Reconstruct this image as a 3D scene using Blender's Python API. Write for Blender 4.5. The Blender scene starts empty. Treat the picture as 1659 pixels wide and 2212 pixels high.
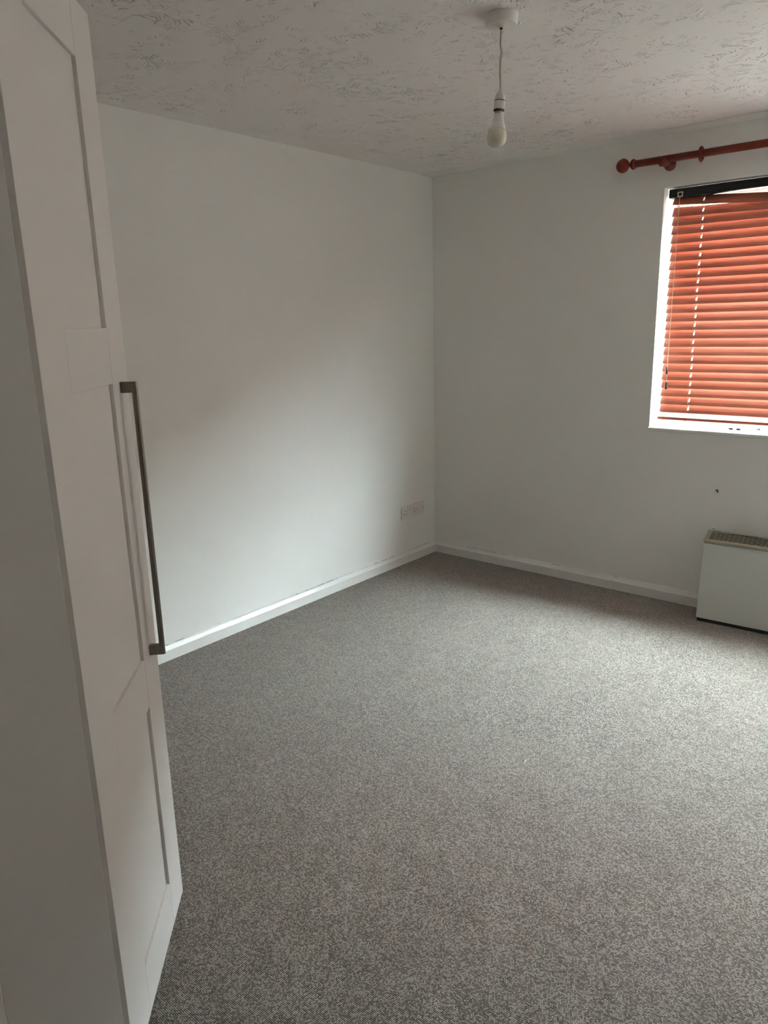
import bpy, bmesh, math, random
from mathutils import Vector, Matrix

# ------------------------------------------------------------------ camera
SC = bpy.context.scene
COL = SC.collection
random.seed(7)
H = 2.40                                   # ceiling height
cam_d = bpy.data.cameras.new('camera')
cam = bpy.data.objects.new('camera', cam_d)
COL.objects.link(cam)
SC.camera = cam
YAW, PITCH, ROLL, FPX = -0.706029159, 0.248416899, -0.0252158475, 1587.18257
cam_d.sensor_fit = 'HORIZONTAL'
cam_d.sensor_width = 36.0
cam_d.lens = FPX / 1659.0 * 36.0
cam_d.clip_start = 0.02
_f = Vector((math.sin(YAW) * math.cos(PITCH), math.cos(YAW) * math.cos(PITCH), -math.sin(PITCH)))
_r = Vector((math.cos(YAW), -math.sin(YAW), 0.0))
_u = _r.cross(_f)
_c, _s = math.cos(ROLL), math.sin(ROLL)
R2, U2 = _c * _r + _s * _u, -_s * _r + _c * _u
cam.matrix_world = Matrix(((R2.x, U2.x, -_f.x, 2.90406), (R2.y, U2.y, -_f.y, -3.94172),
                           (R2.z, U2.z, -_f.z, 1.52238), (0, 0, 0, 1)))

# ------------------------------------------------------------------ sky, exposure
SKY = 172.0
world = bpy.data.worlds.new('overcast_sky')
SC.world = world
world.use_nodes = True
nt = world.node_tree
bg = nt.nodes['Background']
tc = nt.nodes.new('ShaderNodeTexCoord')
sx = nt.nodes.new('ShaderNodeSeparateXYZ')
mp = nt.nodes.new('ShaderNodeMapRange')          # overcast sky: a little brighter towards the zenith
mp.inputs['From Min'].default_value = 0.0
mp.inputs['From Max'].default_value = 1.0
mp.inputs['To Min'].default_value = 0.40
mp.inputs['To Max'].default_value = 1.40
ml = nt.nodes.new('ShaderNodeMath'); ml.operation = 'MULTIPLY'; ml.inputs[1].default_value = SKY
nt.links.new(tc.outputs['Generated'], sx.inputs[0])
nt.links.new(sx.outputs['Z'], mp.inputs['Value'])
nt.links.new(mp.outputs[0], ml.inputs[0])
nt.links.new(ml.outputs[0], bg.inputs['Strength'])
bg.inputs['Color'].default_value = (0.84, 0.95, 1.0, 1)
#SUN
SC.view_settings.view_transform = 'Standard'
SC.view_settings.look = 'None'
SC.view_settings.gamma = 1.0
SC.view_settings.use_curve_mapping = False
SC.view_settings.exposure = 0.12
SC.cycles.max_bounces = 14
SC.cycles.diffuse_bounces = 10
SC.cycles.glossy_bounces = 4
SC.cycles.transparent_max_bounces = 16
SC.cycles.sample_clamp_indirect = 8.0
SC.cycles.caustics_reflective = False
SC.cycles.caustics_refractive = False


# ------------------------------------------------------------------ materials
class NB:
    def __init__(s, name):
        s.m = bpy.data.materials.new(name); s.m.use_nodes = True
        s.t = s.m.node_tree; s.b = s.t.nodes['Principled BSDF']
        s.out = s.t.nodes['Material Output']

    def n(s, typ, ins=None, **kw):
        x = s.t.nodes.new(typ)
        for k, v in kw.items(): setattr(x, k, v)
        for k, v in (ins or {}).items():
            if isinstance(v, bpy.types.NodeSocket): s.t.links.new(v, x.inputs[k])
            else: x.inputs[k].default_value = v
        return x

    def math(s, op, a, b=None, c=None):
        ins = {0: a}
        if b is not None: ins[1] = b
        if c is not None: ins[2] = c
        return s.n('ShaderNodeMath', ins, operation=op).outputs[0]

    def mix(s, fac, a, b, blend='MIX'):
        x = s.n('ShaderNodeMix', data_type='RGBA', blend_type=blend)
        for k, v in ((0, fac), (6, a), (7, b)):
            if isinstance(v, bpy.types.NodeSocket): s.t.links.new(v, x.inputs[k])
            else: x.inputs[k].default_value = v
        return x.outputs[2]

    def ramp(s, fac, stops):
        x = s.n('ShaderNodeValToRGB', {0: fac})
        e = x.color_ramp.elements
        while len(e) < len(stops): e.new(0.5)
        for el, (p, c) in zip(e, stops):
            el.position = p
            el.color = (*c, 1) if len(c) == 3 else c
        return x.outputs[0]

    def link(s, a, b): s.t.links.new(a, b)

    def set(s, **kw):
        for k, v in kw.items():
            key = k.replace('_', ' ')
            if isinstance(v, bpy.types.NodeSocket): s.t.links.new(v, s.b.inputs[key])
            else: s.b.inputs[key].default_value = v
        return s


def c4(r, g, b): return (r, g, b, 1.0)


def paint(name, col, rough=0.6, bump=0.0, scale=220.0, var=0.03):
    k = NB(name)
    co = k.n('ShaderNodeTexCoord').outputs['Object']
    big = k.n('ShaderNodeTexNoise', {'Vector': co, 'Scale': 2.3, 'Detail': 3.0}).outputs[0]
    dark = tuple(x * (1 - var) for x in col); lite = tuple(min(1, x * (1 + var)) for x in col)
    k.set(Base_Color=k.ramp(big, [(0.3, dark), (0.7, lite)]), Roughness=rough)
    if bump:
        fine = k.n('ShaderNodeTexNoise', {'Vector': co, 'Scale': scale, 'Detail': 3.0}).outputs[0]
        bp = k.n('ShaderNodeBump', {'Strength': bump, 'Distance': 0.001, 'Height': fine})
        k.set(Normal=bp.outputs[0])
    return k.m


def plain(name, col, rough=0.5, metal=0.0, spec=None):
    k = NB(name)
    k.set(Base_Color=c4(*col), Roughness=rough, Metallic=metal)
    if spec is not None: k.b.inputs['Specular IOR Level'].default_value = spec
    return k.m


def mat_carpet():
    k = NB('loop_pile_carpet')
    co = k.n('ShaderNodeTexCoord').outputs['Object']
    wob = k.n('ShaderNodeTexNoise', {'Vector': co, 'Scale': 60.0, 'Detail': 1.0}).outputs['Color']
    co2 = k.n('ShaderNodeVectorMath', {0: co, 1: k.n('ShaderNodeVectorMath', {0: wob, 'Scale': 0.003}, operation='SCALE').outputs[0]}, operation='ADD').outputs[0]
    s = k.n('ShaderNodeSeparateXYZ', {0: co2})
    P = 0.0043
    v = k.math('DIVIDE', s.outputs[1], P * 0.9)
    row = k.math('FLOOR', v)
    st = k.math('MULTIPLY', k.math('FLOORED_MODULO', row, 2.0), 0.5)
    u = k.math('ADD', k.math('DIVIDE', s.outputs[0], P), st)
    cu = k.math('FLOOR', u)
    fu = k.math('SUBTRACT', k.math('SUBTRACT', u, cu), 0.5)
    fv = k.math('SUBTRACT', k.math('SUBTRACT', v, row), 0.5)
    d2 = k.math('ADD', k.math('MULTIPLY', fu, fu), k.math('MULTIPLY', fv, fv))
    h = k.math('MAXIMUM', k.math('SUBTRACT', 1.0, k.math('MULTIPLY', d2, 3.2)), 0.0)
    cell = k.n('ShaderNodeCombineXYZ', {0: cu, 1: row}).outputs[0]
    wn = k.n('ShaderNodeTexWhiteNoise', {'Vector': cell}, noise_dimensions='2D')
    # yarn flecks run in short streaks along the rows
    sm = k.n('ShaderNodeMapping', {'Vector': co, 'Scale': (38.0, 90.0, 1.0)}).outputs[0]
    streak = k.n('ShaderNodeTexNoise', {'Vector': sm, 'Scale': 1.0, 'Detail': 4.0, 'Roughness': 0.65}).outputs[0]
    sm2 = k.n('ShaderNodeMapping', {'Vector': co, 'Scale': (9.0, 14.0, 1.0), 'Location': (3.1, 7.7, 0)}).outputs[0]
    tone = k.n('ShaderNodeTexNoise', {'Vector': sm2, 'Scale': 1.0, 'Detail': 3.0}).outputs[0]
    f = k.math('ADD', k.math('MULTIPLY', wn.outputs['Value'], 0.72), k.math('MULTIPLY', streak, 0.60))
    f = k.math('ADD', f, k.math('MULTIPLY', tone, 0.22))
    colr = k.ramp(k.math('MULTIPLY', f, 0.66), [(0.26, (0.100, 0.078, 0.064)), (0.42, (0.245, 0.202, 0.170)),
                                               (0.56, (0.43, 0.368, 0.318)), (0.72, (0.68, 0.61, 0.54))])
    pit_shade = k.math('ADD', 0.05, k.math('MULTIPLY', h, 0.86))  # darkens the pits between loops: pile shade put into the colour
    colr = k.mix(1.0, colr, k.n('ShaderNodeCombineColor', {0: pit_shade, 1: pit_shade, 2: pit_shade}).outputs[0], 'MULTIPLY')
    bp = k.n('ShaderNodeBump', {'Strength': 0.8, 'Distance': 0.003, 'Height': h})
    k.set(Base_Color=colr, Roughness=0.95, Normal=bp.outputs[0])
    k.b.inputs['Specular IOR Level'].default_value = 0.1
    k.b.inputs['Sheen Weight'].default_value = 0.5; k.b.inputs['Sheen Roughness'].default_value = 0.45; k.b.inputs['Sheen Tint'].default_value = (1.0, 0.96, 0.90, 1)
    return k.m


def mat_artex():
    """White ceiling plaster combed in overlapping fans with a brush."""
    k = NB('combed_ceiling_plaster')
    co = k.n('ShaderNodeTexCoord').outputs['Object']
    wob = k.n('ShaderNodeTexNoise', {'Vector': co, 'Scale': 9.0, 'Detail': 3.0}).outputs['Color']
    wv = k.n('ShaderNodeVectorMath', {0: wob, 'Scale': 0.10}, operation='SCALE').outputs[0]
    cw = k.n('ShaderNodeVectorMath', {0: co, 1: wv}, operation='ADD').outputs[0]
    hs = []
    for i, (sc, thr) in enumerate(((4.2, 0.52), (5.6, 0.56))):
        off = k.n('ShaderNodeVectorMath', {0: cw, 1: (3.7 * i, 1.9 * i, 0)}, operation='ADD').outputs[0]
        vo = k.n('ShaderNodeTexVoronoi', {'Vector': off, 'Scale': sc, 'Randomness': 1.0}, voronoi_dimensions='2D', feature='F1')
        d = vo.outputs['Distance']
        rings = k.math('SINE', k.math('MULTIPLY', d, 120.0 / sc * 4.0))
        rings = k.math('POWER', k.math('MAXIMUM', rings, 0.0), 3.0)
        nm = k.n('ShaderNodeTexNoise', {'Vector': off, 'Scale': 26.0 + 7 * i, 'Detail': 3.0, 'Roughness': 0.6}).outputs[0]
        pm = k.n('ShaderNodeTexNoise', {'Vector': off, 'Scale': 5.0 + 2 * i, 'Detail': 2.0}).outputs[0]
        m1 = k.n('ShaderNodeMapRange', {'Value': nm, 'From Min': thr, 'From Max': thr + 0.10}).outputs[0]
        m2 = k.n('ShaderNodeMapRange', {'Value': pm, 'From Min': 0.47, 'From Max': 0.58}).outputs[0]
        hs.append(k.math('MULTIPLY', k.math('MULTIPLY', rings, m1), m2))
    h = k.math('MAXIMUM', hs[0], hs[1])
    soft = k.n('ShaderNodeTexNoise', {'Vector': cw, 'Scale': 45.0, 'Detail': 4.0}).outputs[0]
    h = k.math('ADD', h, k.math('MULTIPLY', soft, 0.06))
    # the brushed field stops short of the walls, leaving a smooth border
    s = k.n('ShaderNodeSeparateXYZ', {0: co})
    bx = k.n('ShaderNodeMapRange', {'Value': s.outputs[0], 'From Min': 0.06, 'From Max': 0.10}).outputs[0]
    by = k.n('ShaderNodeMapRange', {'Value': s.outputs[1], 'From Min': -0.14, 'From Max': -0.17}).outputs[0]
    h = k.math('MULTIPLY', h, k.math('MULTIPLY', bx, by))
    bp = k.n('ShaderNodeBump', {'Strength': 1.0, 'Distance': 0.010, 'Height': h}, invert=False)
    k.set(Base_Color=c4(0.90, 0.885, 0.875), Roughness=0.75, Normal=bp.outputs[0])
    return k.m


def mat_wood(name, dark, lite, rough, scale=(3.0, 60.0, 60.0), coat=0.0, transl=0.0, tcol=None, spec=0.5):
    k = NB(name)
    co = k.n('ShaderNodeTexCoord').outputs['Object']
    mpv = k.n('ShaderNodeMapping', {'Vector': co, 'Scale': scale}).outputs[0]
    oi = k.n('ShaderNodeObjectInfo').outputs['Random']
    nz = k.n('ShaderNodeTexNoise', {'Vector': mpv, 'W': k.math('MULTIPLY', oi, 40.0), 'Scale': 1.0, 'Detail': 4.0, 'Roughness': 0.6}, noise_dimensions='4D').outputs[0]
    colr = k.ramp(nz, [(0.3, dark), (0.7, lite)])
    k.set(Base_Color=colr, Roughness=rough)
    k.b.inputs['Coat Weight'].default_value = coat
    k.b.inputs['Specular IOR Level'].default_value = spec
    k.b.inputs['Coat Roughness'].default_value = 0.2
    if transl:
        tr = k.n('ShaderNodeBsdfTranslucent', {'Color': c4(*tcol)})
        mx = k.n('ShaderNodeMixShader', {0: transl, 1: k.b.outputs[0], 2: tr.outputs[0]})
        k.link(mx.outputs[0], k.out.inputs[0])
    return k.m


def mat_glass():
    k = NB('window_glass')
    tr = k.n('ShaderNodeBsdfTransparent', {'Color': c4(0.96, 0.98, 0.97)})
    gl = k.n('ShaderNodeBsdfGlossy', {'Color': c4(1, 1, 1), 'Roughness': 0.02})
    fc = k.n('ShaderNodeLayerWeight', {'Blend': 0.5}).outputs['Facing']
    fr = k.math('ADD', 0.035, k.math('MULTIPLY', k.math('POWER', fc, 5.0), 0.9))
    mx = k.n('ShaderNodeMixShader', {0: fr, 1: tr.outputs[0], 2: gl.outputs[0]})
    k.link(mx.outputs[0], k.out.inputs[0])
    return k.m


def mat_skirting():
    """Gloss white paint with a hairline crack that comes and goes along the top edge."""
    k = NB('white_gloss_skirting')
    co = k.n('ShaderNodeTexCoord').outputs['Object']
    s = k.n('ShaderNodeSeparateXYZ', {0: co})
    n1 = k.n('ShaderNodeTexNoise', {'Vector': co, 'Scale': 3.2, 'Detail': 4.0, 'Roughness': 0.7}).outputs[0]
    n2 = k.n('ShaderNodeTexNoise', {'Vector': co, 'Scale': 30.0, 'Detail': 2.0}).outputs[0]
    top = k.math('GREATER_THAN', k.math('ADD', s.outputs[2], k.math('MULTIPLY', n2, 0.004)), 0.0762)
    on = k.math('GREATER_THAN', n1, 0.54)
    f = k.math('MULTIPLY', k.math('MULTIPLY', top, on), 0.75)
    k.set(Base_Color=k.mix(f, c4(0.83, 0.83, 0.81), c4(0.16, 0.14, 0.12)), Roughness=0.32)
    return k.m


M = {}
M['wall'] = paint('white_emulsion_wall', (0.865, 0.87, 0.845), 0.62, 0.12, 260, 0.012)
M['ceiling'] = mat_artex()
M['carpet'] = mat_carpet()
M['skirting'] = mat_skirting()
M['upvc'] = plain('white_upvc', (0.86, 0.87, 0.86), 0.25)
M['sill'] = plain('white_gloss_sill', (0.86, 0.87, 0.86), 0.22)
M['gasket'] = plain('grey_gasket', (0.30, 0.31, 0.31), 0.6)
M['glass'] = mat_glass()
M['slat'] = mat_wood('mahogany_slat', (0.235, 0.066, 0.036), (0.34, 0.104, 0.058), 0.38, (4, 90, 90), 0.35, 0.0, (0.85, 0.26, 0.13))
M['headrail'] = plain('dark_headrail', (0.006, 0.005, 0.005), 0.5, 0.0, 0.2)
M['cord'] = plain('cream_cord', (0.62, 0.50, 0.38), 0.8)
M['ladder'] = plain('brown_ladder_cord', (0.30, 0.17, 0.11), 0.8)
M['tassel'] = plain('black_tassel', (0.012, 0.010, 0.009), 0.35)
M['lock'] = plain('cream_plastic', (0.50, 0.46, 0.40), 0.5)
M['pole'] = mat_wood('red_mahogany_pole', (0.050, 0.0055, 0.0022), (0.090, 0.0115, 0.004), 0.42, (4, 60, 60), 0.0, spec=0.16)
M['brass'] = plain('aged_brass', (0.45, 0.35, 0.18), 0.35, 1.0)
M['plastic'] = plain('white_plastic', (0.78, 0.75, 0.72), 0.38)
M['plastic_cool'] = plain('white_plastic_bulb_base', (0.80, 0.80, 0.79), 0.4)
M['flex'] = plain('beige_flex', (0.55, 0.47, 0.41), 0.6)
M['black'] = plain('black_parts_and_shade', (0.012, 0.011, 0.010), 0.7)  # black parts, and black that stands in for shade in gaps
M['capmetal'] = plain('dull_lamp_cap', (0.42, 0.39, 0.35), 0.4, 0.7)
k = NB('frosted_bulb_globe'); k.set(Base_Color=c4(0.74, 0.71, 0.62), Roughness=0.12)
k.b.inputs['Subsurface Weight'].default_value = 0.3; k.b.inputs['Subsurface Radius'].default_value = (0.02, 0.02, 0.02)
M['globe'] = k.m
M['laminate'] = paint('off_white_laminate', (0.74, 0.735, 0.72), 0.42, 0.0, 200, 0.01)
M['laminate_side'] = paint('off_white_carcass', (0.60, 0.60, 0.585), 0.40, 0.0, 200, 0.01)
k = NB('brushed_nickel')
_co = k.n('ShaderNodeTexCoord').outputs['Object']
_mv = k.n('ShaderNodeMapping', {'Vector': _co, 'Scale': (900, 900, 12)}).outputs[0]
_nz = k.n('ShaderNodeTexNoise', {'Vector': _mv, 'Scale': 1.0, 'Detail': 2.0}).outputs[0]
k.set(Base_Color=k.ramp(_nz, [(0.3, (0.11, 0.092, 0.074)), (0.7, (0.175, 0.150, 0.122))]), Metallic=0.9, Roughness=0.36)
M['nickel'] = k.m
M['heater'] = paint('pale_enamel', (0.60, 0.61, 0.57), 0.38, 0.0, 200, 0.012)
M['heatercap'] = plain('beige_cap', (0.25, 0.23, 0.175), 0.5)
M['plug'] = plain('chipped_plaster', (0.86, 0.84, 0.80), 0.9)
M['grey'] = plain('grey_pad', (0.0035, 0.0035, 0.0040), 0.9, 0.0, 0.0)
M['steel'] = plain('steel_screw', (0.45, 0.43, 0.40), 0.35, 1.0)
M['brick'] = plain('sky_blocker_brick', (0.17, 0.125, 0.105), 0.9)
M['paving'] = plain('outside_paving', (0.42, 0.41, 0.39), 0.95)


# ------------------------------------------------------------------ helpers
def link(name, me, mat, parent=None, loc=None, rot=None):
    o = bpy.data.objects.new(name, me)
    COL.objects.link(o)
    if mat is not None and not me.materials: me.materials.append(mat)
    if parent is not None: o.parent = parent
    if loc is not None: o.location = loc
    if rot is not None: o.rotation_euler = rot
    return o


def mesh_of(bm, name, smooth=False):
    bmesh.ops.recalc_face_normals(bm, faces=bm.faces[:])
    me = bpy.data.meshes.new(name)
    bm.to_mesh(me); bm.free()
    if smooth:
        for p in me.polygons: p.use_smooth = True
    return me


def obj(name, bm, mat, parent=None, smooth=False, loc=None, rot=None):
    return link(name, mesh_of(bm, name, smooth), mat, parent, loc, rot)


def box(bm, x0, x1, y0, y1, z0, z1, bev=0.0, seg=1):
    vs = [bm.verts.new((x, y, z)) for x in (x0, x1) for y in (y0, y1) for z in (z0, z1)]
    idx = ((0, 1, 3, 2), (4, 6, 7, 5), (0, 4, 5, 1), (2, 3, 7, 6), (0, 2, 6, 4), (1, 5, 7, 3))
    fs = [bm.faces.new([vs[i] for i in q]) for q in idx]
    if bev:
        es = list({e for f in fs for e in f.edges})
        bmesh.ops.bevel(bm, geom=es, offset=bev, segments=seg, profile=0.6, affect='EDGES', clamp_overlap=True)
    return bm


def B(*a, **k): return box(bmesh.new(), *a, **k)


def prism(bm, pts, axis, a, b):
    """Extrude a 2-D outline along an axis. axis 'x': pts are (y,z); 'y': (x,z); 'z': (x,y)."""
    def P(p, t):
        return {'x': (t, p[0], p[1]), 'y': (p[0], t, p[1]), 'z': (p[0], p[1], t)}[axis]
    A = [bm.verts.new(P(p, a)) for p in pts]; C = [bm.verts.new(P(p, b)) for p in pts]
    n = len(pts)
    bm.faces.new(A); bm.faces.new(C[::-1])
    for i in range(n): bm.faces.new((A[i], C[i], C[(i + 1) % n], A[(i + 1) % n]))
    return bm


def lathe(bm, prof, seg=32, axis='z', origin=(0, 0, 0)):
    """prof: (radius, height) from one end to the other."""
    rings = []
    for r, h in prof:
        ring = []
        for i in range(seg):
            a = 2 * math.pi * i / seg
            p = (r * math.cos(a), r * math.sin(a), h)
            if axis == 'x': p = (h, r * math.cos(a), r * math.sin(a))
            if axis == 'y': p = (r * math.cos(a), h, r * math.sin(a))
            ring.append(bm.verts.new((p[0] + origin[0], p[1] + origin[1], p[2] + origin[2])))
        rings.append(ring)
    for r0, r1 in zip(rings, rings[1:]):
        for i in range(seg): bm.faces.new((r0[i], r0[(i + 1) % seg], r1[(i + 1) % seg], r1[i]))
    bm.faces.new(rings[0][::-1]); bm.faces.new(rings[-1])
    return bm


def tube(bm, pts, r, seg=8):
    pts = [Vector(p) for p in pts]
    rings = []
    for i, p in enumerate(pts):
        t = (pts[min(i + 1, len(pts) - 1)] - pts[max(i - 1, 0)]).normalized()
        a = t.cross(Vector((0, 1, 0))) if abs(t.y) < 0.9 else t.cross(Vector((1, 0, 0)))
        a.normalize(); b = t.cross(a)
        rings.append([bm.verts.new(p + r * (math.cos(2 * math.pi * j / seg) * a + math.sin(2 * math.pi * j / seg) * b)) for j in range(seg)])
    for r0, r1 in zip(rings, rings[1:]):
        for i in range(seg): bm.faces.new((r0[i], r0[(i + 1) % seg], r1[(i + 1) % seg], r1[i]))
    bm.faces.new(rings[0][::-1]); bm.faces.new(rings[-1])
    return bm


def torus(bm, R, r, axis='x', segR=40, segr=12, origin=(0, 0, 0)):
    vs = []
    for i in range(segR):
        a = 2 * math.pi * i / segR
        row = []
        for j in range(segr):
            b = 2 * math.pi * j / segr
            rr = R + r * math.cos(b); h = r * math.sin(b)
            p = {'x': (h, rr * math.cos(a), rr * math.sin(a)), 'y': (rr * math.cos(a), h, rr * math.sin(a)),
                 'z': (rr * math.cos(a), rr * math.sin(a), h)}[axis]
            row.append(bm.verts.new(Vector(p) + Vector(origin)))
        vs.append(row)
    for i in range(segR):
        for j in range(segr):
            bm.faces.new((vs[i][j], vs[(i + 1) % segR][j], vs[(i + 1) % segR][(j + 1) % segr], vs[i][(j + 1) % segr]))
    return bm


def thing(name, label, cat, loc=(0, 0, 0), rotz=0.0, group=None):
    o = bpy.data.objects.new(name, None)
    COL.objects.link(o)
    o.location = loc; o.rotation_euler = (0, 0, rotz)
    o.empty_display_size = 0.05
    return tag(o, label, cat, group)


def tag(o, label, cat, group=None):
    o['label'] = label; o['category'] = cat
    if group: o['group'] = group
    return o


def struct(o, label):
    o['kind'] = 'structure'; o['label'] = label
    return o


# ------------------------------------------------------------------ room shell
WX0, WX1, WZ0, WZ1, WT = 1.440, 2.950, 0.957, 2.154, 0.27      # window opening, wall thickness
RX = 3.40                                                        # right wall
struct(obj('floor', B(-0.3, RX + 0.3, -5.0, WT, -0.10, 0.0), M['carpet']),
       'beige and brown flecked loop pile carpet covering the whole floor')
struct(obj('ceiling', B(-0.3, RX + 0.3, -5.0, WT, H, H + 0.12), M['ceiling']),
       'white ceiling with brushed swirl plaster texture and smooth border')
struct(obj('wall_left', B(-0.15, 0.0, -4.0, 0.0, 0.0, H), M['wall']),
       'plain white painted wall left of the far corner')
bm = bmesh.new()
box(bm, -0.15, WX0, 0.0, WT, 0.0, H)
box(bm, WX1, RX + 0.15, 0.0, WT, 0.0, H)
box(bm, WX0, WX1, 0.0, WT, 0.0, WZ0 - 0.018)
box(bm, WX0, WX1, 0.0, WT, WZ1, H)
bmesh.ops.remove_doubles(bm, verts=bm.verts[:], dist=1e-5)
struct(obj('wall_window', bm, M['wall']), 'white painted wall with the window opening, right of the corner')
struct(obj('wall_right', B(RX, RX + 0.15, -4.7, 0.0, 0.0, H), M['wall']), 'plain white wall at the right end of the window wall')
struct(obj('wall_back', B(1.70, RX + 0.15, -4.85, -4.70, 0.0, H), M['wall']), 'white wall behind the photographer')
struct(obj('wall_alcove', B(-0.15, 1.56, -4.15, -4.00, 0.0, H), M['wall']), 'white wall behind the wardrobe')
struct(obj('wall_passage', B(1.56, 1.712, -4.85, -3.6165, 0.0, H), M['wall']), 'white wall end beside the wardrobe side panel')

# smooth plaster border that stands a few millimetres below the brushed ceiling
bm = bmesh.new()
prism(bm, [(0.0, H), (0.0, H - 0.004), (-0.105, H - 0.004), (-0.118, H - 0.0005), (-0.118, H)], 'x', 0.0, RX)
struct(obj('trim_1', bm, M['wall']), 'smooth white plaster border along the ceiling above the window wall')

SK = [(0.0, 0.0), (0.018, 0.0), (0.018, 0.051), (0.015, 0.055), (0.0075, 0.068), (0.006, 0.0745), (0.0, 0.0745)]
struct(obj('baseboard_left', prism(bmesh.new(), [(x, z) for x, z in SK], 'y', -3.98, 0.0), M['skirting']),
       'white chamfered skirting board along the left wall')
struct(obj('baseboard_window', prism(bmesh.new(), [(-x, z) for x, z in SK], 'x', 0.0, RX), M['skirting']),
       'white chamfered skirting board below the window wall')

# ------------------------------------------------------------------ window
FY0, FY1 = 0.195, 0.255
win = bpy.data.objects.new('window_1', None); COL.objects.link(win)
win.location = (WX0, FY0, WZ0)
struct(win, 'white plastic framed window behind the red venetian blind')
WIN = Vector(win.location)


def wpart(name, bm, mat, parent=None, smooth=False):
    o = obj(name, bm, mat, parent or win, smooth)
    o.location = -WIN if parent is None else (0, 0, 0)
    return o


MX0, MX1 = 2.172, 2.232
fr = bmesh.new()
box(fr, WX0, WX0 + 0.030, FY0, FY1, WZ0, WZ1, 0.003)
box(fr, WX1 - 0.030, WX1, FY0, FY1, WZ0, WZ1, 0.003)
box(fr, WX0 + 0.030, WX1 - 0.030, FY0, FY1, WZ0, WZ0 + 0.034, 0.003)
box(fr, WX0 + 0.030, WX1 - 0.030, FY0, FY1, WZ1 - 0.034, WZ1, 0.003)
wpart('frame', fr, M['upvc'])
wpart('mullion', B(MX0, MX1, FY0, FY1, WZ0 + 0.034, WZ1 - 0.034, 0.003), M['upvc'])
for x0, x1 in ((WX0 + 0.030, MX0), (MX1, WX1 - 0.030)):
    z0, z1 = WZ0 + 0.034, WZ1 - 0.034
    w = 0.032
    sb = bmesh.new()
    box(sb, x0 + 0.002, x0 + w, FY0 - 0.006, FY1 - 0.01, z0 + 0.002, z1 - 0.002, 0.006, 2)
    box(sb, x1 - w, x1 - 0.002, FY0 - 0.006, FY1 - 0.01, z0 + 0.002, z1 - 0.002, 0.006, 2)
    box(sb, x0 + w, x1 - w, FY0 - 0.006, FY1 - 0.01, z0 + 0.002, z0 + w, 0.006, 2)
    box(sb, x0 + w, x1 - w, FY0 - 0.006, FY1 - 0.01, z1 - w, z1 - 0.002, 0.006, 2)
    s = wpart('sash', sb, M['upvc'])
    wpart('pane', B(x0 + w, x1 - w, 0.225, 0.229, z0 + w, z1 - w), M['glass'], s)
    g = bmesh.new()
    t = 0.003
    for a in ((x0 + w, x0 + w + t, z0 + w, z1 - w), (x1 - w - t, x1 - w, z0 + w, z1 - w),
              (x0 + w + t, x1 - w - t, z0 + w, z0 + w + t), (x0 + w + t, x1 - w - t, z1 - w - t, z1 - w)):
        box(g, a[0], a[1], 0.218, 0.225, a[2], a[3])
    wpart('gasket', g, M['gasket'], s)
# sill board with a small rounded nosing that overhangs the wall face
sb = bmesh.new()
box(sb, WX0 - 0.006, WX1 + 0.006, -0.012, 0.0, WZ0 - 0.018, WZ0, 0.004, 2)
box(sb, WX0, WX1, 0.0, WT - 0.02, WZ0 - 0.018, WZ0)
wpart('window_sill', sb, M['sill'])
# the low step of the frame foot that shows in front of the sash
wpart('frame_bead', prism(bmesh.new(), [(FY0, WZ0), (FY0 - 0.022, WZ0), (FY0 - 0.022, WZ0 + 0.004), (FY0 - 0.006, WZ0 + 0.012), (FY0, WZ0 + 0.012)], 'x', WX0, WX1), M['upvc'])

# ------------------------------------------------------------------ venetian blind
BY = 0.055                                         # plane of the slats
BX0, BX1 = 1.472, 2.420
bl = thing('venetian_blind', 'red mahogany venetian blind with closed slats hanging in the window', 'blind', ((BX0 + BX1) / 2, BY, 2.148))
BO = Vector(bl.location)


def bpart(name, bm, mat, smooth=False, parent=None):
    o = obj(name, bm, mat, parent or bl, smooth)
    if parent is None: o.location = -BO
    return o


bpart('headrail', B(1.456, BX1 + 0.004, 0.022, 0.075, 2.106, 2.147, 0.002), M['headrail'])
LX = (1.620, 2.270)                                 # ladder positions
CH, TH = 0.050, 0.0028


def slat_mesh():
    """One slat, origin at its left end, chord along y, with a rout hole for every lift cord."""
    L = BX1 - BX0
    xs = [0.0]
    for lx in LX: xs += [lx - BX0 - 0.0035, lx - BX0 + 0.0035]
    xs.append(L)
    ys = [-CH / 2, -0.0085, 0.0095, CH / 2]
    bm = bmesh.new()
    V = {}
    for i, x in enumerate(xs):
        for j, y in enumerate(ys):
            for q in (0, 1):
                V[i, j, q] = bm.verts.new((x, y, (q - 0.5) * TH - 0.0012 * (abs(y) / (CH / 2)) ** 2 + 0.0006))
    nx, ny = len(xs) - 1, len(ys) - 1
    hole = lambda i, j: j == 1 and i % 2 == 1
    solid = lambda i, j: 0 <= i < nx and 0 <= j < ny and not hole(i, j)
    for i in range(nx):
        for j in range(ny):
            if not solid(i, j): continue
            for q in (0, 1):
                f = [V[i, j, q], V[i + 1, j, q], V[i + 1, j + 1, q], V[i, j + 1, q]]
                bm.faces.new(f if q else f[::-1])
            for di, dj, a, b in ((-1, 0, (i, j), (i, j + 1)), (1, 0, (i + 1, j), (i + 1, j + 1)),
                                 (0, -1, (i, j), (i + 1, j)), (0, 1, (i, j + 1), (i + 1, j + 1))):
                if not solid(i + di, j + dj):
                    bm.faces.new((V[a[0], a[1], 0], V[b[0], b[1], 0], V[b[0], b[1], 1], V[a[0], a[1], 1]))
    return mesh_of(bm, 'slat')


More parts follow.
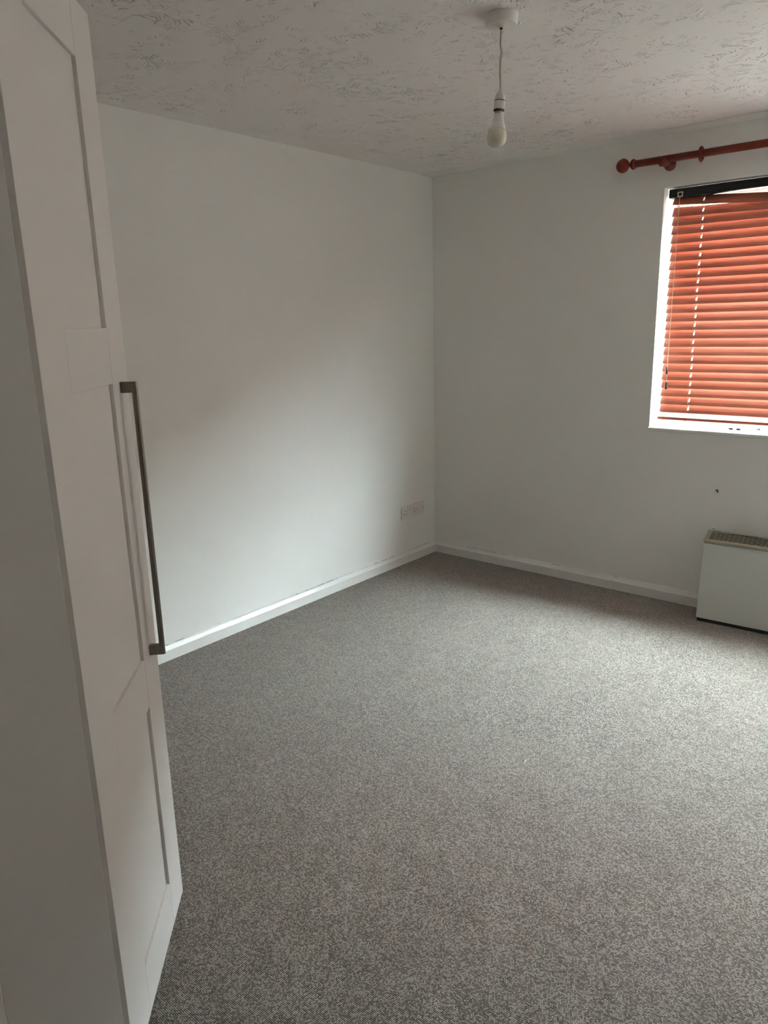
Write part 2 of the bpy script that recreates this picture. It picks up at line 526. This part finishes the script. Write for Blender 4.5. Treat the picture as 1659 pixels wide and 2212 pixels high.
sm = slat_mesh()
sm.materials.append(M['slat'])
TILT = math.radians(62)
N_SLAT = 25
for i in range(N_SLAT):
    zc = 1.037 + 0.0212 + 0.0427 * (N_SLAT - 1 - i)
    droop = 0.0
    tl = TILT + math.radians(random.uniform(-1.2, 1.2))
    if i == 0: zc += 0.0155; droop = math.atan(0.040 / 0.5); tl = math.radians(60)
    if i == 1: zc += 0.001; droop = math.atan(0.012 / 0.5)
    if i == 2: droop = math.atan(0.004 / 0.5)
    # inner edge (-y) down, outer edge up
    o = link('slat', sm, None, bl)
    o.rotation_euler = (tl, droop, 0)
    o.location = Vector((BX0 + random.uniform(-0.0012, 0.0012), BY, zc)) - BO
bpart('bottom_rail', B(BX0 - 0.004, BX1, BY - 0.026, BY + 0.026, 0.998, 1.0135, 0.002), M['slat'])
for lx in LX:
    for y in (BY - 0.0285, BY + 0.0285):
        bpart('ladder_cord', tube(bmesh.new(), [(lx - 0.003, y + (0.012 if y < BY else -0.012) * 0, 2.107), (lx - 0.003, y * 0.45 + BY * 0.55, 2.075), (lx - 0.003, y * 0.62 + BY * 0.38, 1.98), (lx - 0.003, y * 0.62 + BY * 0.38, 1.05), (lx - 0.003, y * 0.8 + BY * 0.2, 1.006)], 0.0007, 5), M['ladder'])
    bpart('lift_cord', tube(bmesh.new(), [(lx + 0.001, BY, 2.107), (lx, BY, 1.012)], 0.0009, 6), M['cord'])
    bpart('cord_button', lathe(bmesh.new(), [(0.002, 0.9925), (0.0055, 0.9945), (0.0055, 1.0), (0.004, 1.001)], 14, 'z', (lx - 0.006, BY - 0.018, 0)), M['lock'], True)
lk = bmesh.new()                                     # square cord lock on the headrail
x0, x1, z0, z1, t = 1.4985, 1.5255, 2.105, 2.131, 0.006
for a in ((x0, x0 + t, z0, z1), (x1 - t, x1, z0, z1), (x0 + t, x1 - t, z0, z0 + t), (x0 + t, x1 - t, z1 - t, z1)):
    box(lk, a[0], a[1], 0.0185, 0.0225, a[2], a[3], 0.0008)
bpart('cord_lock', lk, M['lock'])
for k_, (xt, zt, xa) in enumerate(((1.5070, 1.277, 1.511), (1.5100, 1.198, 1.513))):
    bpart('pull_cord', tube(bmesh.new(), [(xa, 0.020, 2.114), (xa, 0.0165, 2.09), (xa + 0.001 - 0.002 * k_, 0.0155 - 0.002 * k_, 1.90), (xt, 0.0155 - 0.002 * k_, zt - 0.004)], 0.0009, 6), M['cord'])
    prof = [(0.0022, 0.0), (0.0036, -0.002)]
    for q in range(7):
        z = -0.004 - q * 0.0048
        prof += [(0.0040 + 0.0004 * q, z), (0.0034 + 0.0004 * q, z - 0.0024)]
    prof += [(0.0068, -0.037), (0.0030, -0.0385)]
    bpart('tassel', lathe(bmesh.new(), prof, 16, 'z', (xt, 0.0155 - 0.002 * k_, zt)), M['tassel'], True)
bpart('cord_knot', lathe(bmesh.new(), [(0.0008, 0.006), (0.0022, 0.003), (0.0022, -0.003), (0.0008, -0.006)], 10, 'z', (1.5135, 0.0150, 1.998)), M['ladder'], True)

# ------------------------------------------------------------------ curtain pole
PY, PZ = -0.090, 2.270
PX0, PX1 = 1.318, 3.072
cp = thing('curtain_pole', 'dark red wooden curtain pole with ball finial above the window', 'curtain pole', ((PX0 + PX1) / 2, PY, PZ))
CPO = Vector(cp.location)


def ppart(name, bm, mat, smooth=True, parent=None, loc=None):
    o = obj(name, bm, mat, parent or cp, smooth)
    o.location = (-CPO if loc is None else loc)
    return o


ppart('pole', lathe(bmesh.new(), [(0.0155, PX0), (0.0172, PX0 + 0.002), (0.0172, PX1 - 0.002), (0.0155, PX1)], 32, 'x', (0, PY, PZ)), M['pole'])
# turned finial: collar ring, thin neck, ball with a ridge around its middle
fprof = [(0.0100, 0.004), (0.0185, 0.003), (0.0235, -0.002), (0.0250, -0.008), (0.0235, -0.014), (0.0180, -0.019), (0.0110, -0.0225),
         (0.0095, -0.027), (0.0115, -0.031), (0.0200, -0.036), (0.0285, -0.045), (0.0335, -0.056), (0.0345, -0.062), (0.0330, -0.068),
         (0.0290, -0.079), (0.0215, -0.088), (0.0120, -0.0935), (0.0040, -0.0955)]
ppart('finial', lathe(bmesh.new(), fprof, 32, 'x', (PX0, PY, PZ)), M['pole'])
ppart('finial', lathe(bmesh.new(), [(r, -h) for r, h in fprof], 32, 'x', (PX1, PY, PZ)), M['pole'])
for bx in (1.462, 2.928):
    bb = bmesh.new()                                 # wooden cup holding the pole, arm, wall rose
    lathe(bb, [(0.0120, -0.030), (0.0200, -0.028), (0.0245, -0.020), (0.0265, -0.006), (0.0225, 0.002), (0.0175, 0.012)], 28, 'z', (bx, PY, PZ))
    lathe(bb, [(0.0130, PY + 0.010), (0.0115, PY + 0.045), (0.0150, -0.026), (0.0250, -0.018), (0.0285, -0.010), (0.0285, 0.0)], 28, 'y', (bx, 0, PZ - 0.012))
    br = ppart('bracket', bb, M['pole'])
    ppart('screw', lathe(bmesh.new(), [(0.0015, -0.0345), (0.0030, -0.0335), (0.0030, -0.030), (0.0020, -0.029)], 12, 'z', (bx, PY, PZ)), M['brass'], True, br, (0, 0, 0))
rg = thing('curtain_ring', 'single dark red wooden curtain ring threaded on the pole', 'curtain ring', (1.636, PY, PZ - 0.0020))
rg.rotation_euler = (0, 0, 0.06)
obj('hoop', torus(bmesh.new(), 0.0274, 0.0072, 'x'), M['pole'], rg, True)
ee = bmesh.new()
torus(ee, 0.0042, 0.0009, 'x', 18, 6, (0, 0, -0.0395))
tube(ee, [(0, 0, -0.0355), (0, 0, -0.0315)], 0.0010, 6)
obj('screw_eye', ee, M['brass'], rg, True)

# ------------------------------------------------------------------ pendant light
pl = thing('pendant_light', 'white ceiling pendant with bare unlit bulb on a short flex', 'pendant light', (1.604, -1.828, H))
obj('ceiling_rose', lathe(bmesh.new(), [(0.0485, 0.0), (0.0490, -0.003), (0.0470, -0.024), (0.0450, -0.0275), (0.0400, -0.0288), (0.012, -0.0295), (0.0085, -0.0335), (0.0045, -0.0345)], 48), M['plastic'], pl, True)
obj('cord_grip', lathe(bmesh.new(), [(0.0044, -0.0345), (0.0044, -0.0385), (0.0030, -0.039)], 16), M['black'], pl, True)
# flex with the kink it keeps from its packaging, hanging to a slightly tilted lampholder
side = Vector((0.765, 0.644, 0)).normalized()
fp = []
for q in range(34):
    t = q / 33.0
    z = -0.037 - t * 0.1685
    kx = -0.0016 * math.exp(-((t - 0.22) / 0.10) ** 2) + 0.0030 * math.exp(-((t - 0.37) / 0.07) ** 2) - 0.0018 * math.exp(-((t - 0.62) / 0.2) ** 2)
    fp.append(tuple(side * kx) [:2] + (z,))
fp = [Vector(p) for p in fp]
obj('flex', tube(bmesh.new(), fp, 0.0028, 10), M['flex'], pl, True)
TLT = 4.0
axis_rot = Matrix.Rotation(math.radians(TLT), 4, Vector((-side.y, side.x, 0)))


def hang(name, prof, mat, parent=pl, seg=36):
    bm = lathe(bmesh.new(), prof, seg)
    bmesh.ops.transform(bm, matrix=Matrix.Translation((0, 0, -0.2025)) @ axis_rot, verts=bm.verts[:])
    return obj(name, bm, mat, parent, True)


holder = hang('lamp_holder', [(0.0030, 0.004), (0.0045, 0.001), (0.0070, -0.002), (0.0105, -0.006), (0.0140, -0.013), (0.0155, -0.021), (0.0155, -0.0255), (0.0140, -0.0262), (0.0140, -0.0275), (0.0158, -0.028), (0.0162, -0.047), (0.0160, -0.0520)], M['plastic'])
hang('groove_ring', [(0.0150, -0.0258), (0.0157, -0.0260), (0.0157, -0.0277), (0.0150, -0.0280)], M['black'], holder)
hang('shade_ring', [(0.0140, -0.0505), (0.0166, -0.0515), (0.0169, -0.0530), (0.0160, -0.0548), (0.0130, -0.0552)], M['black'], holder)
bulb = hang('bulb', [(0.0130, -0.1062), (0.0252, -0.1060), (0.0274, -0.1130), (0.0290, -0.1210), (0.0295, -0.1275), (0.0290, -0.1340), (0.0268, -0.1415), (0.0225, -0.1480), (0.0160, -0.1525), (0.0080, -0.1548), (0.0010, -0.1553)], M['globe'])
hang('bulb_cap', [(0.0115, -0.0545), (0.0125, -0.0550), (0.0125, -0.0625), (0.0105, -0.0640)], M['capmetal'], bulb)
hang('bulb_base', [(0.0120, -0.0625), (0.0140, -0.0632), (0.0150, -0.0690), (0.0171, -0.0840), (0.0174, -0.0850), (0.0169, -0.0856), (0.0175, -0.0862), (0.0205, -0.0950), (0.0240, -0.1030), (0.0251, -0.1060), (0.0130, -0.1061)], M['plastic_cool'], bulb)

# ------------------------------------------------------------------ panel heater
hw = 0.70
ht = thing('panel_heater', 'pale grey panel heater with beige slotted top, standing under the window', 'heater', (1.821, -0.205, 0.0), math.radians(3.0))
# local frame: x along the front, y to the wall
LY0, LZ0, LDEP, LRISE = 0.036, 0.4275, 0.086, 0.031              # front edge of the lid, its depth and rise
hp = prism(bmesh.new(), [(0.0, 0.020), (LY0 - 0.0005, LZ0 - 0.019), (LY0 + LDEP, LZ0 + LRISE - 0.017), (0.118, 0.020)], 'x', 0.0, hw)
bmesh.ops.bevel(hp, geom=hp.edges[:], offset=0.0025, segments=2, affect='EDGES')
obj('casing', hp, M['heater'], ht)
obj('plinth', B(0.004, hw - 0.004, 0.008, 0.110, 0.0, 0.0205), M['black'], ht)  # black block stands in for the shaded gap under the heater
# top cover: a sloping lid with real slots in staggered rows over a black sheet standing in for the shaded inside
lid = bmesh.new()
T0, T1, D = -0.002, hw + 0.002, math.hypot(LDEP, LRISE)
edges_y = [(0.0155 + r * 0.0104, 0.0155 + r * 0.0104 + 0.0073) for r in range(7)]
prev, solid = 0.0, []
for a, b_ in edges_y:
    solid.append((prev, a)); prev = b_
solid.append((prev, D))
for a, b_ in solid: box(lid, T0, T1, a, b_, -0.0015, 0.0)
E0, E1 = edges_y[0][0], edges_y[-1][1]
box(lid, T0, T0 + 0.022, E0, E1, -0.0015, 0.0)
box(lid, T1 - 0.022, T1, E0, E1, -0.0015, 0.0)
for r, (a, b_) in enumerate(edges_y):
    x = T0 + 0.022 + (0.0215 if r % 2 else 0.043)
    while x < T1 - 0.03:
        box(lid, x, x + 0.0036, a, b_, -0.0015, 0.0); x += 0.043
box(lid, T0, T1, -0.0030, 0.0, -0.0170, 0.0, 0.0012)              # front lip
box(lid, T0, T1, D, D + 0.003, -0.014, 0.0)
box(lid, T0, T0 + 0.002, 0.0, D, -0.014, -0.0015)
box(lid, T1 - 0.002, T1, 0.0, D, -0.014, -0.0015)
lo = obj('slotted_lid', lid, M['heatercap'], ht)
lo.location = (0, LY0, LZ0); lo.rotation_euler = (math.atan2(LRISE, LDEP), 0, 0)
inside = obj('black_slot_backing', B(0.004, hw - 0.004, 0.004, D - 0.004, -0.0110, -0.0090), M['black'], ht)
inside.location = lo.location; inside.rotation_euler = lo.rotation_euler

# ------------------------------------------------------------------ sockets on the left wall
ds = thing('double_socket', 'white double wall socket with two rocker switches, low beside the corner', 'socket', (0.0, -0.291, 0.338))
# local: x out of the wall, y along the wall, z up
obj('faceplate', B(0.0, 0.0095, -0.077, 0.077, -0.043, 0.043, 0.0025, 2), M['plastic'], ds)
for yy in (-0.0135, 0.0135):
    ro = prism(bmesh.new(), [(0.0090, 0.031), (0.0122, 0.031), (0.0108, 0.019), (0.0132, 0.0065), (0.0090, 0.0065)], 'y', yy - 0.0068, yy + 0.0068)
    rk = obj('rocker_switch', ro, M['plastic_cool'], ds)
    obj('switch_gap', B(0.0090, 0.0098, yy - 0.0078, yy + 0.0078, 0.0052, 0.0322), M['steel'], rk)
for s in (-1, 1):
    for y0, z0, w_, h_ in ((s * 0.0450, 0.0140, 0.0045, 0.0090), (s * 0.0450 - 0.0110, -0.0090, 0.0068, 0.0048), (s * 0.0450 + 0.0110, -0.0090, 0.0068, 0.0048)):
        obj('pin_hole', B(0.0088, 0.0099, y0 - w_ / 2, y0 + w_ / 2, z0 - h_ / 2, z0 + h_ / 2), M['black'], ds)
    obj('screw', lathe(bmesh.new(), [(0.0034, 0.0088), (0.0034, 0.0098), (0.0026, 0.0102)], 16, 'x', (0, s * 0.0655, 0.000)), M['steel'], ds, True)
bp_ = thing('blanking_plate', 'square blank white wall plate with two screws, between the socket and corner', 'wall plate', (0.0, -0.1690, 0.338))
obj('plate', B(0.0, 0.0075, -0.0415, 0.0415, -0.0415, 0.0415, 0.0025, 2), M['plastic'], bp_)
for s in (-1, 1):
    obj('screw', lathe(bmesh.new(), [(0.0036, 0.0070), (0.0036, 0.0078), (0.0026, 0.0082)], 16, 'x', (0, s * 0.0310, 0)), M['black'], bp_, True)

# ------------------------------------------------------------------ marks on the window wall
wp = thing('wall_plug', 'chipped hole with a dark wall plug, in the wall below the window', 'wall plug', (1.814, 0.0, 0.649))
cb = bmesh.new()                                     # ragged crust of broken plaster around the hole
ring_o, ring_i = [], []
for q in range(14):
    a = 2 * math.pi * q / 14
    ro_, ri_ = random.uniform(0.014, 0.021), random.uniform(0.0072, 0.0100)
    ring_o.append(cb.verts.new((ro_ * math.cos(a) * 0.85, -0.0002, ro_ * math.sin(a))))
    ring_i.append(cb.verts.new((ri_ * math.cos(a), -0.0020 - random.uniform(0, 0.002), ri_ * math.sin(a))))
for q in range(14):
    cb.faces.new((ring_o[q], ring_o[(q + 1) % 14], ring_i[(q + 1) % 14], ring_i[q]))
obj('broken_plaster', cb, M['plug'], wp)
obj('hole', lathe(bmesh.new(), [(0.0100, -0.0010), (0.0096, -0.0018)], 14, 'y'), M['black'], wp)
obj('plug_tip', prism(bmesh.new(), [(-0.0080, -0.0010), (-0.0020, -0.0085), (0.0030, -0.0070), (-0.0045, 0.0035)], 'y', -0.0050, -0.0015), M['plug'], wp)
fx = thing('screw_cap', 'tiny white fixing with a dark hole, in the wall just above the heater', 'fixing', (1.813, 0.0, 0.449))
obj('cap', lathe(bmesh.new(), [(0.0078, 0.0), (0.0070, -0.0016), (0.0040, -0.0020)], 18, 'y'), M['plug'], fx, True)
obj('hole', lathe(bmesh.new(), [(0.0030, -0.0018), (0.0028, -0.0026)], 12, 'y', (0.001, 0, -0.001)), M['black'], fx)

# small things on the window sill
for nm, x, lab in (('felt_pad', 1.826, 'small grey pad on the sill, the one nearer the corner'), ('felt_pad', 1.863, 'small grey pad on the sill, the one nearer the bent pin')):
    tag(obj(nm, B(-0.0100, 0.0100, -0.004, 0.004, 0.0, 0.0085, 0.0012), M['grey'], None, False, (x, 0.100, WZ0)), lab, 'pad')
bpn = bmesh.new()
tube(bpn, [(-0.018, -0.012, 0.0021), (0.004, 0.002, 0.0060), (0.016, 0.010, 0.0105)], 0.0021, 8)
tube(bpn, [(0.016, 0.010, 0.0105), (0.0185, 0.008, 0.0019)], 0.0018, 8)
torus(bpn, 0.0030, 0.0013, 'y', 16, 6, (0.0170, 0.0100, 0.0125))
tag(obj('bent_pin', bpn, M['grey'], None, True, (1.942, 0.104, WZ0)), 'small bent metal pin lying on the white sill below the blind', 'pin')

# a stray bit of thread on the carpet
tag(obj('thread', tube(bmesh.new(), [(-0.009, -0.002, 0.0015), (-0.003, 0.0008, 0.0022), (0.003, 0.0012, 0.0022), (0.010, 0.003, 0.0015)], 0.0009, 6), M['plug'], None, True, (1.765, -1.862, 0.0), (0, 0, 1.5)),
    'short pale thread lying on the open carpet, mid room', 'thread')

# ------------------------------------------------------------------ wardrobe
FX, FYY, DZ0, DZ1, DW, DT = 1.355, -3.018, 0.030, 2.153, 0.507, 0.0195
ANG = math.atan2(-math.cos(math.radians(44.25)), math.sin(math.radians(44.25)))   # local x runs from free edge to hinge
NX, NY = FX + DW * math.cos(ANG), FYY + DW * math.sin(ANG)                        # hinge edge, front face
wd = thing('wardrobe', 'off white fitted wardrobe with one shaker panelled door ajar', 'wardrobe', (NX - 0.78, NY - 0.30, 0.0))
WO = Vector(wd.location)
PX, PYF = NX + 0.0108, NY - 0.0166                    # outer face and front edge of the side panel
WL = PX - 1.56                                        # left end of the carcass
PB = -3.600                                           # back edge of the visible side panel


def dpart(name, bm, mat, loc=None):
    o = obj(name, bm, mat, wd)
    o.location = -WO if loc is None else loc
    return o


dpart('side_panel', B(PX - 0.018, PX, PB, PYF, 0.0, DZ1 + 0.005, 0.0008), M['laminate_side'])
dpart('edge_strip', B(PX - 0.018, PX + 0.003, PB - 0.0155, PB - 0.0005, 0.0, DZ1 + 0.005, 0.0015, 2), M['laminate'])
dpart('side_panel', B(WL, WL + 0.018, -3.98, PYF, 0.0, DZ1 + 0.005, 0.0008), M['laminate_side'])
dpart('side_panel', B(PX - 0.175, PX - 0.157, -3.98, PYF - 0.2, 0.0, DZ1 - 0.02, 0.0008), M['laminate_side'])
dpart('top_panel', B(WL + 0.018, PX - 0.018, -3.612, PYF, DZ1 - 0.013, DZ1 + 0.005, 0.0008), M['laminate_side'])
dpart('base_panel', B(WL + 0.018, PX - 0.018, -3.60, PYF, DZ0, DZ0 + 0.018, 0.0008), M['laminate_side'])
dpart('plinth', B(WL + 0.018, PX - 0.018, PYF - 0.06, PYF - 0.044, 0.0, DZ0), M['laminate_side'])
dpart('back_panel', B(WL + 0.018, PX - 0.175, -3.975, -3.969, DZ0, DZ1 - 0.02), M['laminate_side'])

SX0, SX1 = 0.117, 0.374                                # inner edges of the stiles
RAILS = [(2.040, DZ1), (1.416, 1.532), (0.652, 0.775), (DZ0, 0.153)]
RC = 0.0085                                            # panel recess
BEV = 0.0007
# local y is 0 on the front face and negative into the door
sheet = mesh_of(B(SX0 + 0.0003, SX1 - 0.0003, -DT, -RC, DZ0 + 0.001, DZ1 - 0.001), 'door')
stile_free = mesh_of(B(0.0, SX0, -DT, 0.0, DZ0, DZ1, BEV), 'stile')
stile_hinge = mesh_of(B(SX1, DW, -DT, 0.0, DZ0, DZ1, BEV), 'stile')
rails = [mesh_of(B(SX0 + 0.0005, SX1 - 0.0005, -RC + 0.0001, -0.0002, a, b, BEV), 'rail') for a, b in RAILS]
for me in [sheet, stile_free, stile_hinge] + rails: me.materials.append(M['laminate'])
# pull handle: two square posts and a grooved bar with rounded front
hb = bmesh.new()
HX0, HX1, HZ0, HZ1, PH = 0.0520, 0.0650, 0.763, 1.416, 0.024


def dprof(y0, y1, n=8):
    """rounded front: outline in (x,y)"""
    xm, hwid = (HX0 + HX1) / 2, (HX1 - HX0) / 2
    pts = [(HX0, y0)]
    for q in range(n + 1):
        a = math.pi - math.pi * q / n
        pts.append((xm + hwid * math.cos(a), y1 - (HX1 - HX0) * 0.45 + (HX1 - HX0) * 0.45 * math.sin(a)))
    pts.append((HX1, y0))
    return pts


for z0, z1, c0, c1 in ((HZ0, HZ0 + PH, HZ0, HZ0 + 0.007), (HZ1 - PH, HZ1, HZ1 - 0.007, HZ1)):
    box(hb, HX0 - 0.001, HX1 + 0.001, 0.0, 0.0235, z0, z1, 0.0006)
    prism(hb, dprof(0.0232, 0.0362), 'z', c0, c1)
prism(hb, [(HX0, 0.0240), (HX1, 0.0240), (HX1, 0.0282), (HX0, 0.0282)], 'z', HZ0 + 0.0074, HZ1 - 0.0074)
prism(hb, [(HX0 + 0.0012, 0.0280), (HX1 - 0.0012, 0.0280), (HX1 - 0.0012, 0.0296), (HX0 + 0.0012, 0.0296)], 'z', HZ0 + 0.0074, HZ1 - 0.0074)
prism(hb, dprof(0.0294, 0.0360), 'z', HZ0 + 0.0074, HZ1 - 0.0074)
handle = mesh_of(hb, 'handle')
handle.materials.append(M['nickel'])


def door(loc, rz, first=False, mirror=False):
    d = link('door', sheet, None, wd)
    d.location = Vector(loc) - WO; d.rotation_euler = (0, 0, rz)
    if mirror: d.scale = (1, 1, 1)
    for me, nm in [(stile_free, 'stile'), (stile_hinge, 'stile')] + [(r, 'rail') for r in rails]:
        link(nm, me, None, d)
    hd = link('handle', handle, None, d)
    hd['label'] = 'brushed nickel bar handle with square posts'
    return d


d0 = door((FX, FYY, 0.0), ANG)
d0['label'] = 'open shaker door with three recessed panels'
# two shut doors beside it, flush with the carcass front
for j in range(2):
    xf = PX - 0.0185 - DW - 0.003 - j * (DW + 0.004)
    dd = door((xf - 0.0, PYF + DT + 0.002, 0.0), math.pi)
    dd.location = Vector((xf, PYF + DT + 0.002, 0.0)) - WO

# ------------------------------------------------------------------ outside: paving, and an added house that cuts off the low sky
struct(obj('ground', B(-30, 45, WT + 0.02, 22, -0.9, -0.45), M['paving']), 'grey paving outside the window')
struct(obj('added_sky_blocker', prism(bmesh.new(), [(7.5, -0.45), (7.5, 4.60), (11.5, 7.0), (15.5, 4.60), (15.5, -0.45)], 'x', -25.0, 42.0), M['brick']), 'added brick house across the paving that blocks the low sky, hidden behind the blind')
